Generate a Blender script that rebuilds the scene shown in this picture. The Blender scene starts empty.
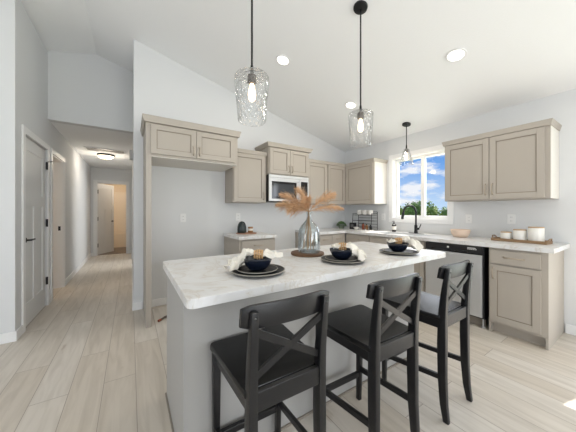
import bpy, bmesh, math, random
from mathutils import Vector, Matrix, noise
R = math.radians; PI = math.pi
random.seed(7)
S = bpy.context.scene
COL = S.collection

# ------------------------------------------------------------------ camera
cd = bpy.data.cameras.new('camera'); cam = bpy.data.objects.new('camera', cd); COL.objects.link(cam)
cd.lens = 15.25; cd.sensor_width = 36; cd.shift_y = -4.5/576; cd.clip_start = 0.05; cd.clip_end = 300
cam.location = (0, 0, 1.24); cam.rotation_euler = (R(90), 0, R(-32.8)); S.camera = cam

# ------------------------------------------------------------------ exposure
S.view_settings.view_transform = 'Standard'; S.view_settings.look = 'None'
S.view_settings.exposure = -0.04; S.view_settings.gamma = 1; S.view_settings.use_curve_mapping = False

# ------------------------------------------------------------------ world: blue sky with clouds
w = bpy.data.worlds.new('sky'); S.world = w; w.use_nodes = True
nt = w.node_tree; nt.nodes.clear()
def N(t, **k):
    n = nt.nodes.new(t)
    for a, b in k.items(): setattr(n, a, b)
    return n
tc = N('ShaderNodeTexCoord'); sep = N('ShaderNodeSeparateXYZ'); nt.links.new(tc.outputs['Generated'], sep.inputs[0])
ramp = N('ShaderNodeValToRGB'); nt.links.new(sep.outputs['Z'], ramp.inputs[0])
e = ramp.color_ramp.elements; e[0].position = 0.0; e[0].color = (.62, .80, 1.0, 1); e[1].position = .6; e[1].color = (.08, .24, .68, 1)
m = e.new(.17); m.color = (.17, .40, .86, 1)
mp = N('ShaderNodeMapping'); mp.inputs['Scale'].default_value = (6, 6, 17); mp.inputs['Location'].default_value = (1.3, .4, .9)
nt.links.new(tc.outputs['Generated'], mp.inputs[0])
nz = N('ShaderNodeTexNoise'); nz.inputs['Scale'].default_value = 1.5; nz.inputs['Detail'].default_value = 7; nz.inputs['Roughness'].default_value = .55
nt.links.new(mp.outputs[0], nz.inputs['Vector'])
cr = N('ShaderNodeValToRGB'); cr.color_ramp.elements[0].position = .49; cr.color_ramp.elements[1].position = .61
nt.links.new(nz.outputs['Fac'], cr.inputs[0])
mix = N('ShaderNodeMixRGB'); mix.inputs[2].default_value = (.93, .95, 1, 1)
nt.links.new(cr.outputs[0], mix.inputs[0]); nt.links.new(ramp.outputs[0], mix.inputs[1])
bg = N('ShaderNodeBackground'); bg.inputs[1].default_value = 1.0; nt.links.new(mix.outputs[0], bg.inputs[0])
out = N('ShaderNodeOutputWorld'); nt.links.new(bg.outputs[0], out.inputs[0])

# ------------------------------------------------------------------ sun, window daylight and added fill lamps
sl = bpy.data.lights.new('sun', 'SUN'); sl.energy = 11; sl.angle = R(.6); sl.color = (1, .96, .9)
so = bpy.data.objects.new('sun', sl); COL.objects.link(so)
so.rotation_euler = Vector((-1.54, .40, -2.1)).to_track_quat('-Z', 'Y').to_euler()
def area(name, loc, direction, sx, sy, power, color=(1, 1, 1)):
    l = bpy.data.lights.new(name, 'AREA'); l.shape = 'RECTANGLE'; l.size = sx; l.size_y = sy; l.energy = power; l.color = color
    o = bpy.data.objects.new(name, l); COL.objects.link(o); o.location = loc
    o.rotation_euler = Vector(direction).to_track_quat('-Z', 'Z').to_euler(); return o
DAY = (.96, .98, 1.0)
area('fill_rear', (-2.2, -3.52, 1.35), (.5, 1, .35), 2.0, 2.0, 16, DAY)  # added fill lamps behind the camera, at unseen rear windows
area('fill_rear', (.9, -3.52, 1.35), (.05, 1, .3), 2.2, 2.0, 92, DAY)
area('daylight_side', (3.95, -1.2, 1.15), (-1, .15, -.1), 2.2, 1.9, 52, DAY)
area('fill_west', (-3.82, .3, 1.4), (1, 0, .15), 2.4, 1.8, 66, DAY)  # added fill lamp outside the unseen west window
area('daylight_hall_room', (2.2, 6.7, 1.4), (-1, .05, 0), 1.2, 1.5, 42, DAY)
area('daylight_kitchen', (3.98, 2.095, 1.65), (-1, -.1, -.25), .8, .9, 10, DAY)

# ------------------------------------------------------------------ materials
def srgb(r, g, b):
    f = lambda c: (c/255/12.92) if c/255 <= .04045 else ((c/255+.055)/1.055)**2.4
    return (f(r), f(g), f(b), 1)
def mat(name, rgb, rough=.5, metal=0, noise_amt=0, noise_scale=20, bump=0, bscale=60, spec=.5, stretch=None, coat=0):
    m = bpy.data.materials.new(name); m.use_nodes = True; t = m.node_tree; p = t.nodes['Principled BSDF']
    c = srgb(*rgb); p.inputs['Base Color'].default_value = c; p.inputs['Roughness'].default_value = rough
    p.inputs['Metallic'].default_value = metal; p.inputs['Specular IOR Level'].default_value = spec
    if coat: p.inputs['Coat Weight'].default_value = coat
    tcn = t.nodes.new('ShaderNodeTexCoord'); mpn = t.nodes.new('ShaderNodeMapping'); t.links.new(tcn.outputs['Object'], mpn.inputs[0])
    if stretch: mpn.inputs['Scale'].default_value = stretch
    if noise_amt:
        n = t.nodes.new('ShaderNodeTexNoise'); n.inputs['Scale'].default_value = noise_scale; n.inputs['Detail'].default_value = 4
        t.links.new(mpn.outputs[0], n.inputs['Vector'])
        x = t.nodes.new('ShaderNodeMixRGB'); x.inputs[1].default_value = tuple(v*(1-noise_amt) for v in c[:3])+(1,)
        x.inputs[2].default_value = tuple(min(1, v*(1+noise_amt)) for v in c[:3])+(1,)
        t.links.new(n.outputs['Fac'], x.inputs[0]); t.links.new(x.outputs[0], p.inputs['Base Color'])
    if bump:
        n = t.nodes.new('ShaderNodeTexNoise'); n.inputs['Scale'].default_value = bscale; n.inputs['Detail'].default_value = 3
        t.links.new(mpn.outputs[0], n.inputs['Vector'])
        b = t.nodes.new('ShaderNodeBump'); b.inputs['Strength'].default_value = bump; b.inputs['Distance'].default_value = .01
        t.links.new(n.outputs['Fac'], b.inputs['Height']); t.links.new(b.outputs[0], p.inputs['Normal'])
    return m
def emit(name, rgb, s):
    m = bpy.data.materials.new(name); m.use_nodes = True; p = m.node_tree.nodes['Principled BSDF']
    p.inputs['Base Color'].default_value = srgb(*rgb); p.inputs['Emission Color'].default_value = srgb(*rgb); p.inputs['Emission Strength'].default_value = s
    return m
def glass(name, tint, blend=.25, edge=None, bump=0, bscale=30, rough=.02, base=.04):
    m = bpy.data.materials.new(name); m.use_nodes = True; t = m.node_tree; t.nodes.clear()
    o = t.nodes.new('ShaderNodeOutputMaterial'); mx = t.nodes.new('ShaderNodeMixShader')
    tr = t.nodes.new('ShaderNodeBsdfTransparent'); tr.inputs[0].default_value = tint
    gl = t.nodes.new('ShaderNodeBsdfGlossy'); gl.inputs['Roughness'].default_value = rough
    lw = t.nodes.new('ShaderNodeLayerWeight'); lw.inputs[0].default_value = blend
    if edge:
        ex = t.nodes.new('ShaderNodeMixRGB'); ex.inputs[1].default_value = tint; ex.inputs[2].default_value = edge
        pw = t.nodes.new('ShaderNodeMath'); pw.operation = 'POWER'; pw.inputs[1].default_value = 1.6
        t.links.new(lw.outputs['Facing'], pw.inputs[0]); t.links.new(pw.outputs[0], ex.inputs[0]); t.links.new(ex.outputs[0], tr.inputs[0])
    mr = t.nodes.new('ShaderNodeMapRange'); mr.inputs['To Min'].default_value = base; mr.inputs['To Max'].default_value = .85
    t.links.new(lw.outputs['Facing'], mr.inputs['Value']); t.links.new(mr.outputs[0], mx.inputs[0])
    t.links.new(tr.outputs[0], mx.inputs[1]); t.links.new(gl.outputs[0], mx.inputs[2]); t.links.new(mx.outputs[0], o.inputs[0])
    if bump:
        v = t.nodes.new('ShaderNodeTexVoronoi'); v.inputs['Scale'].default_value = bscale; tcn = t.nodes.new('ShaderNodeTexCoord')
        mpn = t.nodes.new('ShaderNodeMapping'); mpn.inputs['Scale'].default_value = (1, 1, .6)
        t.links.new(tcn.outputs['Object'], mpn.inputs[0]); t.links.new(mpn.outputs[0], v.inputs['Vector'])
        b = t.nodes.new('ShaderNodeBump'); b.inputs['Strength'].default_value = bump; b.inputs['Distance'].default_value = .02
        t.links.new(v.outputs['Distance'], b.inputs['Height']); t.links.new(b.outputs[0], lw.inputs['Normal']); t.links.new(b.outputs[0], gl.inputs['Normal'])
    return m
def floor_material():
    m = bpy.data.materials.new('oak_planks'); m.use_nodes = True; t = m.node_tree; p = t.nodes['Principled BSDF']
    tcn = t.nodes.new('ShaderNodeTexCoord'); mp1 = t.nodes.new('ShaderNodeMapping')
    mp1.inputs['Rotation'].default_value = (0, 0, R(-90)); mp1.inputs['Location'].default_value = (0, .0315, 0)
    t.links.new(tcn.outputs['Object'], mp1.inputs[0])
    br = t.nodes.new('ShaderNodeTexBrick'); br.offset = .37; br.offset_frequency = 2; br.squash = 1
    br.inputs['Scale'].default_value = 1; br.inputs['Brick Width'].default_value = 1.35; br.inputs['Row Height'].default_value = .194
    br.inputs['Mortar Size'].default_value = .0022; br.inputs['Mortar Smooth'].default_value = .3; br.inputs['Bias'].default_value = 0
    br.inputs['Color1'].default_value = srgb(203, 193, 179); br.inputs['Color2'].default_value = srgb(214, 207, 197); br.inputs['Mortar'].default_value = srgb(160, 149, 136)
    t.links.new(mp1.outputs[0], br.inputs['Vector'])
    # grain
    mp2 = t.nodes.new('ShaderNodeMapping'); mp2.inputs['Scale'].default_value = (9, .9, 1); t.links.new(tcn.outputs['Object'], mp2.inputs[0])
    off = t.nodes.new('ShaderNodeMixRGB'); off.blend_type = 'ADD'; off.inputs[0].default_value = 1
    sc = t.nodes.new('ShaderNodeVectorMath'); sc.operation = 'SCALE'; sc.inputs['Scale'].default_value = 60
    t.links.new(br.outputs['Color'], sc.inputs[0]); t.links.new(mp2.outputs[0], off.inputs[1]); t.links.new(sc.outputs[0], off.inputs[2])
    g = t.nodes.new('ShaderNodeTexNoise'); g.inputs['Scale'].default_value = 2.2; g.inputs['Detail'].default_value = 6; g.inputs['Distortion'].default_value = .8
    t.links.new(off.outputs[0], g.inputs['Vector'])
    r = t.nodes.new('ShaderNodeValToRGB'); r.color_ramp.elements[0].position = .28; r.color_ramp.elements[0].color = (.76, .74, .71, 1)
    r.color_ramp.elements[1].position = .62; r.color_ramp.elements[1].color = (1, 1, 1, 1)
    t.links.new(g.outputs['Fac'], r.inputs[0])
    mx = t.nodes.new('ShaderNodeMixRGB'); mx.blend_type = 'MULTIPLY'; mx.inputs[0].default_value = .75
    t.links.new(br.outputs['Color'], mx.inputs[1]); t.links.new(r.outputs[0], mx.inputs[2])
    # knots
    mp3 = t.nodes.new('ShaderNodeMapping'); mp3.inputs['Scale'].default_value = (3.2, 1.1, 1); t.links.new(tcn.outputs['Object'], mp3.inputs[0])
    n2 = t.nodes.new('ShaderNodeTexNoise'); n2.inputs['Scale'].default_value = 2.6; n2.inputs['Detail'].default_value = 3; t.links.new(mp3.outputs[0], n2.inputs['Vector'])
    r2 = t.nodes.new('ShaderNodeValToRGB'); r2.color_ramp.elements[0].position = .68; r2.color_ramp.elements[0].color = (1, 1, 1, 1)
    r2.color_ramp.elements[1].position = .78; r2.color_ramp.elements[1].color = (.7, .64, .57, 1); t.links.new(n2.outputs['Fac'], r2.inputs[0])
    mx2 = t.nodes.new('ShaderNodeMixRGB'); mx2.blend_type = 'MULTIPLY'; mx2.inputs[0].default_value = 1
    t.links.new(mx.outputs[0], mx2.inputs[1]); t.links.new(r2.outputs[0], mx2.inputs[2]); t.links.new(mx2.outputs[0], p.inputs['Base Color'])
    p.inputs['Roughness'].default_value = .42; p.inputs['Specular IOR Level'].default_value = .35
    return m
def counter_material():
    m = bpy.data.materials.new('veined_laminate'); m.use_nodes = True; t = m.node_tree; p = t.nodes['Principled BSDF']
    tcn = t.nodes.new('ShaderNodeTexCoord')
    n = t.nodes.new('ShaderNodeTexNoise'); n.inputs['Scale'].default_value = 3.2; n.inputs['Detail'].default_value = 8; n.inputs['Roughness'].default_value = .6; n.inputs['Distortion'].default_value = 1.6
    t.links.new(tcn.outputs['Object'], n.inputs['Vector'])
    r = t.nodes.new('ShaderNodeValToRGB'); e = r.color_ramp.elements
    e[0].position = .40; e[0].color = srgb(222, 222, 222); e[1].position = .60; e[1].color = srgb(222, 222, 221)
    a = e.new(.475); a.color = srgb(217, 216, 214); b = e.new(.495); b.color = srgb(205, 199, 191); c = e.new(.515); c.color = srgb(216, 214, 211)
    t.links.new(n.outputs['Fac'], r.inputs[0]); t.links.new(r.outputs[0], p.inputs['Base Color'])
    p.inputs['Roughness'].default_value = .28
    return m
WALL = mat('wall_paint', (220, 221, 221), .85, bump=.08, bscale=180, spec=.2)
CEIL = mat('ceiling_paint', (243, 244, 244), .9, bump=.15, bscale=90, spec=.15)
TRIM = mat('white_trim', (236, 236, 235), .4)
DOORW = mat('white_door', (222, 222, 221), .55)
BEIGE = mat('warm_wall_paint', (214, 196, 170), .85, bump=.05, bscale=150)
TILE = mat('bath_floor', (120, 105, 90), .5, noise_amt=.1)
FLOOR = floor_material()
CAB = mat('taupe_cabinet', (174, 166, 155), .45, noise_amt=.02, noise_scale=6)
BEADSHADE = mat('shade_toned_bead', (138, 128, 114), .5)  # shading outlines of the door panels put into the bead colour
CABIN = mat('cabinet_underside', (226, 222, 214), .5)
TOE = mat('toe_kick', (140, 131, 120), .6)
ISL = mat('island_paint', (168, 166, 162), .5, noise_amt=.02, noise_scale=6)
TOP = counter_material()
PULL = mat('brushed_nickel_pull', (176, 164, 148), .4, metal=.5)
BLK = mat('black_metal', (26, 26, 28), .4, metal=.3)
WOODB = mat('black_stained_wood', (17, 17, 19), .34, noise_amt=.35, noise_scale=14, stretch=(1, 1, 7), bump=.12, bscale=50, spec=.45)
SEATB = mat('black_stained_seat', (11, 11, 12), .24, noise_amt=.3, noise_scale=10, stretch=(8, 1, 1), bump=.1, bscale=40, spec=.38)
STEEL = mat('stainless_steel', (205, 206, 206), .42, metal=.6, noise_amt=.04, noise_scale=8, stretch=(1, 1, 12))
DARKG = mat('dark_glass', (22, 24, 27), .08, spec=.7)
MWIN = mat('oven_window_glass', (58, 62, 66), .08, spec=.8)
DWBLK = mat('black_plastic', (30, 30, 32), .35)
PLATE = mat('charcoal_ceramic', (20, 21, 24), .45, spec=.25)
RIM = mat('worn_rim_glaze', (150, 146, 136), .5, spec=.3)
BOWLM = mat('midnight_blue_ceramic', (20, 26, 40), .18, spec=.7)
LINEN = mat('cream_linen', (232, 226, 214), .85, bump=.35, bscale=220, noise_amt=.04, noise_scale=30)
BEADS = mat('wooden_beads', (196, 158, 112), .6, noise_amt=.2, noise_scale=60)
WALNUT = mat('walnut_board', (104, 74, 50), .55, noise_amt=.25, noise_scale=12, stretch=(1, 8, 1))
TRAYM = mat('weathered_tray_wood', (142, 114, 84), .65, noise_amt=.3, noise_scale=14, stretch=(8, 1, 1))
CERAM = mat('white_ceramic', (232, 229, 222), .45)
LIDW = mat('pale_wood_lid', (186, 156, 120), .6, noise_amt=.15, noise_scale=20)
PEACH = mat('peach_bamboo', (226, 202, 182), .6, noise_amt=.06, noise_scale=30)
PLUME = mat('dried_pampas', (208, 170, 132), .9, noise_amt=.4, noise_scale=45)
STEM = mat('dried_stem', (170, 134, 92), .8)
LEAF = mat('green_leaves', (108, 142, 84), .6, noise_amt=.35, noise_scale=30)
VASE = glass('pale_blue_glass', (.955, .98, .99, 1), .3, edge=(.32, .46, .52, 1), rough=.03, base=.04)
SHADE = glass('hammered_clear_glass', (.975, .98, .98, 1), .35, edge=(.84, .85, .86, 1), bump=.6, bscale=50, rough=.08, base=.02)
BELL = glass('clear_bell_glass', (.97, .975, .98, 1), .4, edge=(.38, .4, .42, 1), rough=.03, base=.04)
PANE = glass('window_glass', (.99, .995, 1, 1), .05, base=.0, rough=.0)
BULB = emit('warm_bulb', (255, 226, 190), 3)
DIFF = emit('lit_diffuser', (255, 250, 240), 3.0)
HALLDIFF = emit('hall_diffuser', (255, 240, 215), 2.4)
PLAS = mat('white_plastic', (235, 235, 233), .4)
SLOT = mat('outlet_slot', (150, 150, 150), .5)
GRILLE = mat('grille_paint', (190, 186, 182), .6)
GOLDY = mat('yellow_green_glass', (196, 186, 96), .4)
TEAL = mat('dark_teal_glaze', (30, 42, 42), .25, noise_amt=.4, noise_scale=22)
COPPER = mat('amber_brown_glaze', (146, 104, 62), .35, noise_amt=.3, noise_scale=60)
LABELM = mat('cream_label', (226, 222, 212), .7)
HOSE = mat('braided_supply_hose', (96, 84, 74), .5, noise_amt=.4, noise_scale=120)
RUST = mat('rust_red', (150, 78, 52), .5)
GRASS = mat('grass', (112, 138, 70), .95, noise_amt=.3, noise_scale=1.2)
BARK = mat('bark', (92, 76, 60), .9, noise_amt=.2)
TREE1 = mat('tree_leaves', (136, 154, 80), .8, noise_amt=.4, noise_scale=2)
TREE2 = mat('tree_leaves_light', (172, 178, 106), .8, noise_amt=.35, noise_scale=2)
TREE3 = mat('tree_leaves_deep', (106, 134, 74), .8, noise_amt=.4, noise_scale=2)

# ------------------------------------------------------------------ mesh helpers
def box(bm, x0, x1, y0, y1, z0, z1, bev=0, M=None):
    r = bmesh.ops.create_cube(bm, size=1); vs = r['verts']
    for v in vs:
        v.co = Vector((x0+(v.co.x+.5)*(x1-x0), y0+(v.co.y+.5)*(y1-y0), z0+(v.co.z+.5)*(z1-z0)))
    if bev:
        es = list({e for v in vs for e in v.link_edges})
        rr = bmesh.ops.bevel(bm, geom=es, offset=bev, segments=2, affect='EDGES', profile=.5)
        vs = list({v for f in rr['faces'] for v in f.verts} | {v for v in vs if v.is_valid})
    if M is not None:
        for v in vs: v.co = M @ v.co
    return vs
def prism(bm, pts, z0, z1):
    a = [bm.verts.new((p[0], p[1], z0)) for p in pts]; b = [bm.verts.new((p[0], p[1], z1)) for p in pts]
    n = len(pts); bm.faces.new(a[::-1]); bm.faces.new(b)
    for i in range(n): bm.faces.new((a[i], a[(i+1) % n], b[(i+1) % n], b[i]))
def loft(bm, rings, cap=True):
    vr = [[bm.verts.new(p) for p in ring] for ring in rings]; n = len(vr[0])
    for i in range(len(vr)-1):
        for j in range(n): bm.faces.new((vr[i][j], vr[i][(j+1) % n], vr[i+1][(j+1) % n], vr[i+1][j]))
    if cap: bm.faces.new(vr[0][::-1]); bm.faces.new(vr[-1])
def tube(bm, pts, rad, seg=10, cap=True):
    pts = [Vector(p) for p in pts]; n = len(pts); rr = rad if isinstance(rad, (list, tuple)) else [rad]*n
    rings = []; up = Vector((0, 0, 1)); prev = None
    for i, p in enumerate(pts):
        t = (pts[min(i+1, n-1)]-pts[max(i-1, 0)]).normalized()
        if prev is None:
            a = up if abs(t.dot(up)) < .9 else Vector((1, 0, 0)); x = t.cross(a).normalized()
        else: x = (prev-t*prev.dot(t)).normalized()
        prev = x; y = t.cross(x)
        rings.append([p+(x*math.cos(2*PI*k/seg)+y*math.sin(2*PI*k/seg))*rr[i] for k in range(seg)])
    loft(bm, rings, cap)
def lathe(bm, prof, c=(0, 0, 0), seg=28, close=False, sx=1, sy=1):
    rings = []
    for r, z in prof:
        if r < 1e-5: rings.append([bm.verts.new((c[0], c[1], c[2]+z))])
        else: rings.append([bm.verts.new((c[0]+r*sx*math.cos(2*PI*k/seg), c[1]+r*sy*math.sin(2*PI*k/seg), c[2]+z)) for k in range(seg)])
    pairs = list(zip(rings, rings[1:]))
    if close: pairs.append((rings[-1], rings[0]))
    for a, b in pairs:
        if len(a) == 1 and len(b) == 1: continue
        for k in range(seg):
            k2 = (k+1) % seg
            if len(a) == 1: bm.faces.new((a[0], b[k2], b[k]))
            elif len(b) == 1: bm.faces.new((a[k], a[k2], b[0]))
            else: bm.faces.new((a[k], a[k2], b[k2], b[k]))
def obj(name, bm, m, parent=None, smooth=False, recalc=True):
    if recalc: bmesh.ops.recalc_face_normals(bm, faces=bm.faces)
    me = bpy.data.meshes.new(name); bm.to_mesh(me); bm.free(); me.materials.append(m)
    if smooth:
        for p in me.polygons: p.use_smooth = True
        try: me.set_sharp_from_angle(angle=R(40))
        except Exception: pass
    o = bpy.data.objects.new(name, me); COL.objects.link(o)
    if parent is not None: o.parent = parent
    return o
def tag(o, label, cat, group=None):
    o['label'] = label; o['category'] = cat
    if group: o['group'] = group
    return o
def thing(name, label, cat, loc=(0, 0, 0), rz=0, group=None):
    o = bpy.data.objects.new(name, None); COL.objects.link(o); o.empty_display_size = .05
    o.location = loc; o.rotation_euler = (0, 0, rz); return tag(o, label, cat, group)
def struct(name, bm, m, parent=None):
    o = obj(name, bm, m, parent)
    if parent is None: o['kind'] = 'structure'
    return o
def sroot(name, loc=(0, 0, 0), rz=0):
    o = bpy.data.objects.new(name, None); COL.objects.link(o); o['kind'] = 'structure'; o.location = loc; o.rotation_euler = (0, 0, rz); return o
def dup(root, loc, rz, label, group=None):
    r = root.copy(); COL.objects.link(r); r.location = loc; r.rotation_euler = (0, 0, rz); r['label'] = label
    if group: r['group'] = group
    for ch in list(root.children):
        c = ch.copy(); COL.objects.link(c); c.parent = r
        for g in list(ch.children):
            d = g.copy(); COL.objects.link(d); d.parent = c
    return r
def B(): return bmesh.new()
def bx(*a, **k):
    bm = B(); box(bm, *a, **k); return bm

# ================================================================== STRUCTURE
XR, YB, XL, HL = 3.74, 3.62, -.93, .03      # right wall, kitchen back wall, hall left face, hall right face
RX, RZ, SLOPE = -.415, 3.51, .25
def cz(x): return RZ-SLOPE*abs(x-RX)
XW, YN = -3.6, -3.4
bm = B(); box(bm, XW-.2, XR+.15, YN-.15, 9.2, -.1, 0); struct('floor', bm, FLOOR)
# vaulted ceiling
bm = B()
for xa, xb in ((XW-.15, RX), (RX, XR+.15)):
    y0, y1, T = YN-.15, 4.60, .12
    v = [bm.verts.new(p) for p in ((xa, y0, cz(xa)), (xb, y0, cz(xb)), (xb, y1, cz(xb)), (xa, y1, cz(xa)),
                                   (xa, y0, cz(xa)+T), (xb, y0, cz(xb)+T), (xb, y1, cz(xb)+T), (xa, y1, cz(xa)+T))]
    for q in ((0, 1, 2, 3), (7, 6, 5, 4), (0, 4, 5, 1), (1, 5, 6, 2), (2, 6, 7, 3), (3, 7, 4, 0)): bm.faces.new([v[i] for i in q])
struct('ceiling', bm, CEIL)
struct('ceiling_hall', bx(XL-.1, HL+.1, 4.581, 9.2, 2.471, 2.55), CEIL)
# walls, tops follow the vault
def wall_y(name, x0, x1, y0, y1, holes=(), z0=0, m=WALL):
    """wall running in X, thickness y0..y1, holes (x0,x1,z0,z1)"""
    bm = B(); xs = sorted({x0, x1, *[h[0] for h in holes], *[h[1] for h in holes]}|({RX} if x0 < RX < x1 else set()))
    for a, b in zip(xs, xs[1:]):
        hs = [h for h in holes if h[0] <= a and h[1] >= b]; lo = z0
        for h in sorted(hs, key=lambda q: q[2]):
            if h[2] > lo: box(bm, a, b, y0, y1, lo, h[2])
            lo = h[3]
        za, zb = cz(a)+.02, cz(b)+.02
        v = [bm.verts.new(p) for p in ((a, y0, lo), (b, y0, lo), (b, y1, lo), (a, y1, lo), (a, y0, za), (b, y0, zb), (b, y1, zb), (a, y1, za))]
        for q in ((3, 2, 1, 0), (4, 5, 6, 7), (0, 1, 5, 4), (1, 2, 6, 5), (2, 3, 7, 6), (3, 0, 4, 7)): bm.faces.new([v[i] for i in q])
    return struct(name, bm, m)
def wall_x(name, x0, x1, y0, y1, top, holes=(), m=WALL):
    bm = B(); ys = sorted({y0, y1, *[h[0] for h in holes], *[h[1] for h in holes]})
    for a, b in zip(ys, ys[1:]):
        hs = [h for h in holes if h[0] <= a and h[1] >= b]; lo = 0
        for h in sorted(hs, key=lambda q: q[2]):
            if h[2] > lo: box(bm, x0, x1, a, b, lo, h[2])
            lo = h[3]
        box(bm, x0, x1, a, b, lo, top)
    return struct(name, bm, m)
WY0, WY1, WZ0, WZ1 = 1.65, 2.52, 1.125, 2.13
wall_x('wall_right', XR, XR+.14, YN, YB+.12, cz(XR)+.03, [(WY0, WY1, WZ0, WZ1), (-2.3, .02, .12, 2.1)])
wall_y('wall_back', HL, XR, YB, YB+.12)
wall_y('wall_header', XL-.12, HL+.12, 4.466, 4.58, z0=2.471)
wall_x('wall_left', XL-.12, XL, 3.376, 4.466, cz(XL-.12)+.01, [(3.60, 4.43, 0, 2.05)])
wall_x('wall_hall_left', XL-.12, XL, 4.466, 8.6, 2.5, [(4.655, 5.36, 0, 2.05)])
wall_x('wall_hall_right', HL, HL+.12, YB+.12, 4.466, cz(HL)-.005)
wall_x('wall_passage_right', HL, HL+.12, 4.466, 8.6, 2.5, [(6.4, 7.5, 0, 2.1)])
wall_y('wall_near_left', XW, XL-.12, 3.376, 3.49)
wall_x('wall_west', XW-.12, XW, YN, 3.49, cz(XW)+.02, [(-.9, 1.5, .5, 2.2)])
wall_y('wall_rear', XW, XR, YN-.12, YN, [(-3.2, -1.2, .35, 2.35), (-.2, 2.0, .35, 2.35)])
# hall end wall with door opening, simple flat top
bm = B(); box(bm, XL-.12, -.80, 8.6, 8.72, 0, 2.5); box(bm, -.10, HL+.12, 8.6, 8.72, 0, 2.5); box(bm, -.80, -.10, 8.6, 8.72, 2.05, 2.5); struct('wall_hall_end', bm, WALL)
# rooms beyond
bm = B(); box(bm, -1.3, .5, 10.9, 11.0, 0, 2.5); box(bm, -1.4, -1.3, 8.72, 11, 0, 2.5); box(bm, .5, .6, 8.72, 11, 0, 2.5); box(bm, HL+.121, .6, 8.6, 8.72, 0, 2.5); box(bm, -1.4, XL-.121, 8.6, 8.72, 0, 2.5); struct('wall_bath', bm, BEIGE)
struct('ceiling_bath', bx(-1.4, .6, 8.6, 11, 2.5, 2.56), CEIL)
struct('floor_bath', bx(-1.4, .6, 8.72, 11, -.05, .012), TILE)
bm = B(); box(bm, -3.4, -3.3, 3.6, 6.6, 0, 2.5); box(bm, -3.4, -1.05, 6.5, 6.6, 0, 2.5); box(bm, -3.4, -1.05, 3.49, 3.6, 0, 2.5); struct('wall_bedroom', bm, BEIGE)
struct('ceiling_bedroom', bx(-3.4, -1.05, 3.5, 6.6, 2.5, 2.56), CEIL)
struct('floor_bedroom', bx(-3.4, -1.05, 3.5, 6.6, -.05, .003), FLOOR)
bm = B(); box(bm, 2.4, 2.5, 5.6, 8.6, 0, 2.5); box(bm, .15, 2.5, 8.5, 8.6, 0, 2.5); box(bm, .15, 2.5, 5.6, 5.7, 0, 2.5); struct('wall_side_room', bm, WALL)
struct('ceiling_side_room', bx(.15, 2.5, 5.6, 8.6, 2.5, 2.56), CEIL)
# baseboards
def bb(name, parts):
    bm = B()
    for p in parts: box(bm, *p, 0, .095, bev=.003)
    struct(name, bm, TRIM)
bb('baseboard_back', [(HL, .125, YB-.014, YB), (.2, 1.2, YB-.014, YB), (1.73, 2.48, YB-.014, YB)])
bb('baseboard_corner', [(HL-.014, HL, YB-.014, 4.45)])
bb('baseboard_right', [(XR-.014, XR, .095, .56)])
bb('baseboard_near_left', [(XW, XL+.014, 3.362, 3.376), (XL, XL+.014, 3.376, 3.53)])
bb('baseboard_hall_left', [(XL, XL+.014, 4.50, 4.58), (XL, XL+.014, 5.44, 8.6)])
bb('baseboard_hall_end', [(XL, -.875, 8.586, 8.6), (-.025, HL, 8.586, 8.6)])
bb('baseboard_hall_right', [(HL-.014, HL, 4.466, 6.33), (HL-.014, HL, 7.57, 8.6)])

def casing_x(x, y0, y1, z1, wd=.07, th=.016, side=1, z0=0, sill=False):
    """casing on plane x around opening y0..y1 up to z1; side=+1 protrudes to +X"""
    a, b = (x, x+th) if side > 0 else (x-th, x)
    bm = B(); box(bm, a, b, y0-wd, y0, z0, z1+wd, bev=.003); box(bm, a, b, y1, y1+wd, z0, z1+wd, bev=.003); box(bm, a, b, y0, y1, z1, z1+wd, bev=.003)
    if sill: box(bm, a, b, y0-wd, y1+wd, z0-wd, z0, bev=.003)
    return bm
def panelled(bm, w, h, t, panels, rec=.008):
    """door slab in local x (width) / z, front at y=0 to y=t, with sunk panels on both faces"""
    box(bm, 0, w, rec, t-rec, 0, h)
    xs = sorted({0, w, *[p[0] for p in panels], *[p[1] for p in panels]}); zs = sorted({0, h, *[p[2] for p in panels], *[p[3] for p in panels]})
    for a, b in zip(xs, xs[1:]):
        for c, d in zip(zs, zs[1:]):
            if any(p[0] <= a and p[1] >= b and p[2] <= c and p[3] >= d for p in panels): continue
            box(bm, a, b, 0, rec, c, d); box(bm, a, b, t-rec, t, c, d)
def lever(parent, x, z, y=-.002, sgn=1):
    bm = B(); lathe(bm, [(0, 0), (.026, 0), (.026, .008), (.01, .012), (.01, .045), (0, .045)], seg=20)
    for v in bm.verts: v.co = Vector((v.co.x+x, y-v.co.z, v.co.y+z))
    box(bm, min(x, x+sgn*.11)-.005, max(x, x+sgn*.11)+.005, y-.052, y-.038, z-.009, z+.009, bev=.004)
    return obj('door_handle', bm, BLK, parent, True)

# door 1 (closed, on left wall). Local frame: x along +Y, front faces +X
d1 = sroot('door_1', (XL, 3.60, 0), R(90))
struct('door_casing', (lambda bm: (box(bm, -.07, 0, -.016, 0, 0, 2.12, bev=.003), box(bm, .83, .90, -.016, 0, 0, 2.12, bev=.003), box(bm, 0, .83, -.016, 0, 2.05, 2.12, bev=.003), bm)[-1])(B()), TRIM, d1)
bm = B(); panelled(bm, .80, 2.03, .038, [(.12, .68, 1.42, 1.90), (.12, .35, .24, 1.29), (.45, .68, .24, 1.29)], .009)
for v in bm.verts: v.co += Vector((.015, .012, .008))
leaf = obj('door_leaf', bm, DOORW, d1)
lever(leaf, .085, .935, .010, 1)
for z in (.33, 1.09, 1.84):
    bm = B(); tube(bm, [(.823, -.004, z-.05), (.823, -.004, z+.05)], .009, 10); box(bm, .805, .84, -.002, .006, z-.048, z+.048)
    obj('hinge', bm, BLK, leaf)
bm = B(); tube(bm, [(.823, -.01, 1.895), (.84, -.03, 1.90), (.80, -.06, 1.90)], .006, 8); obj('door_stop', bm, BLK, leaf)
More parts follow.
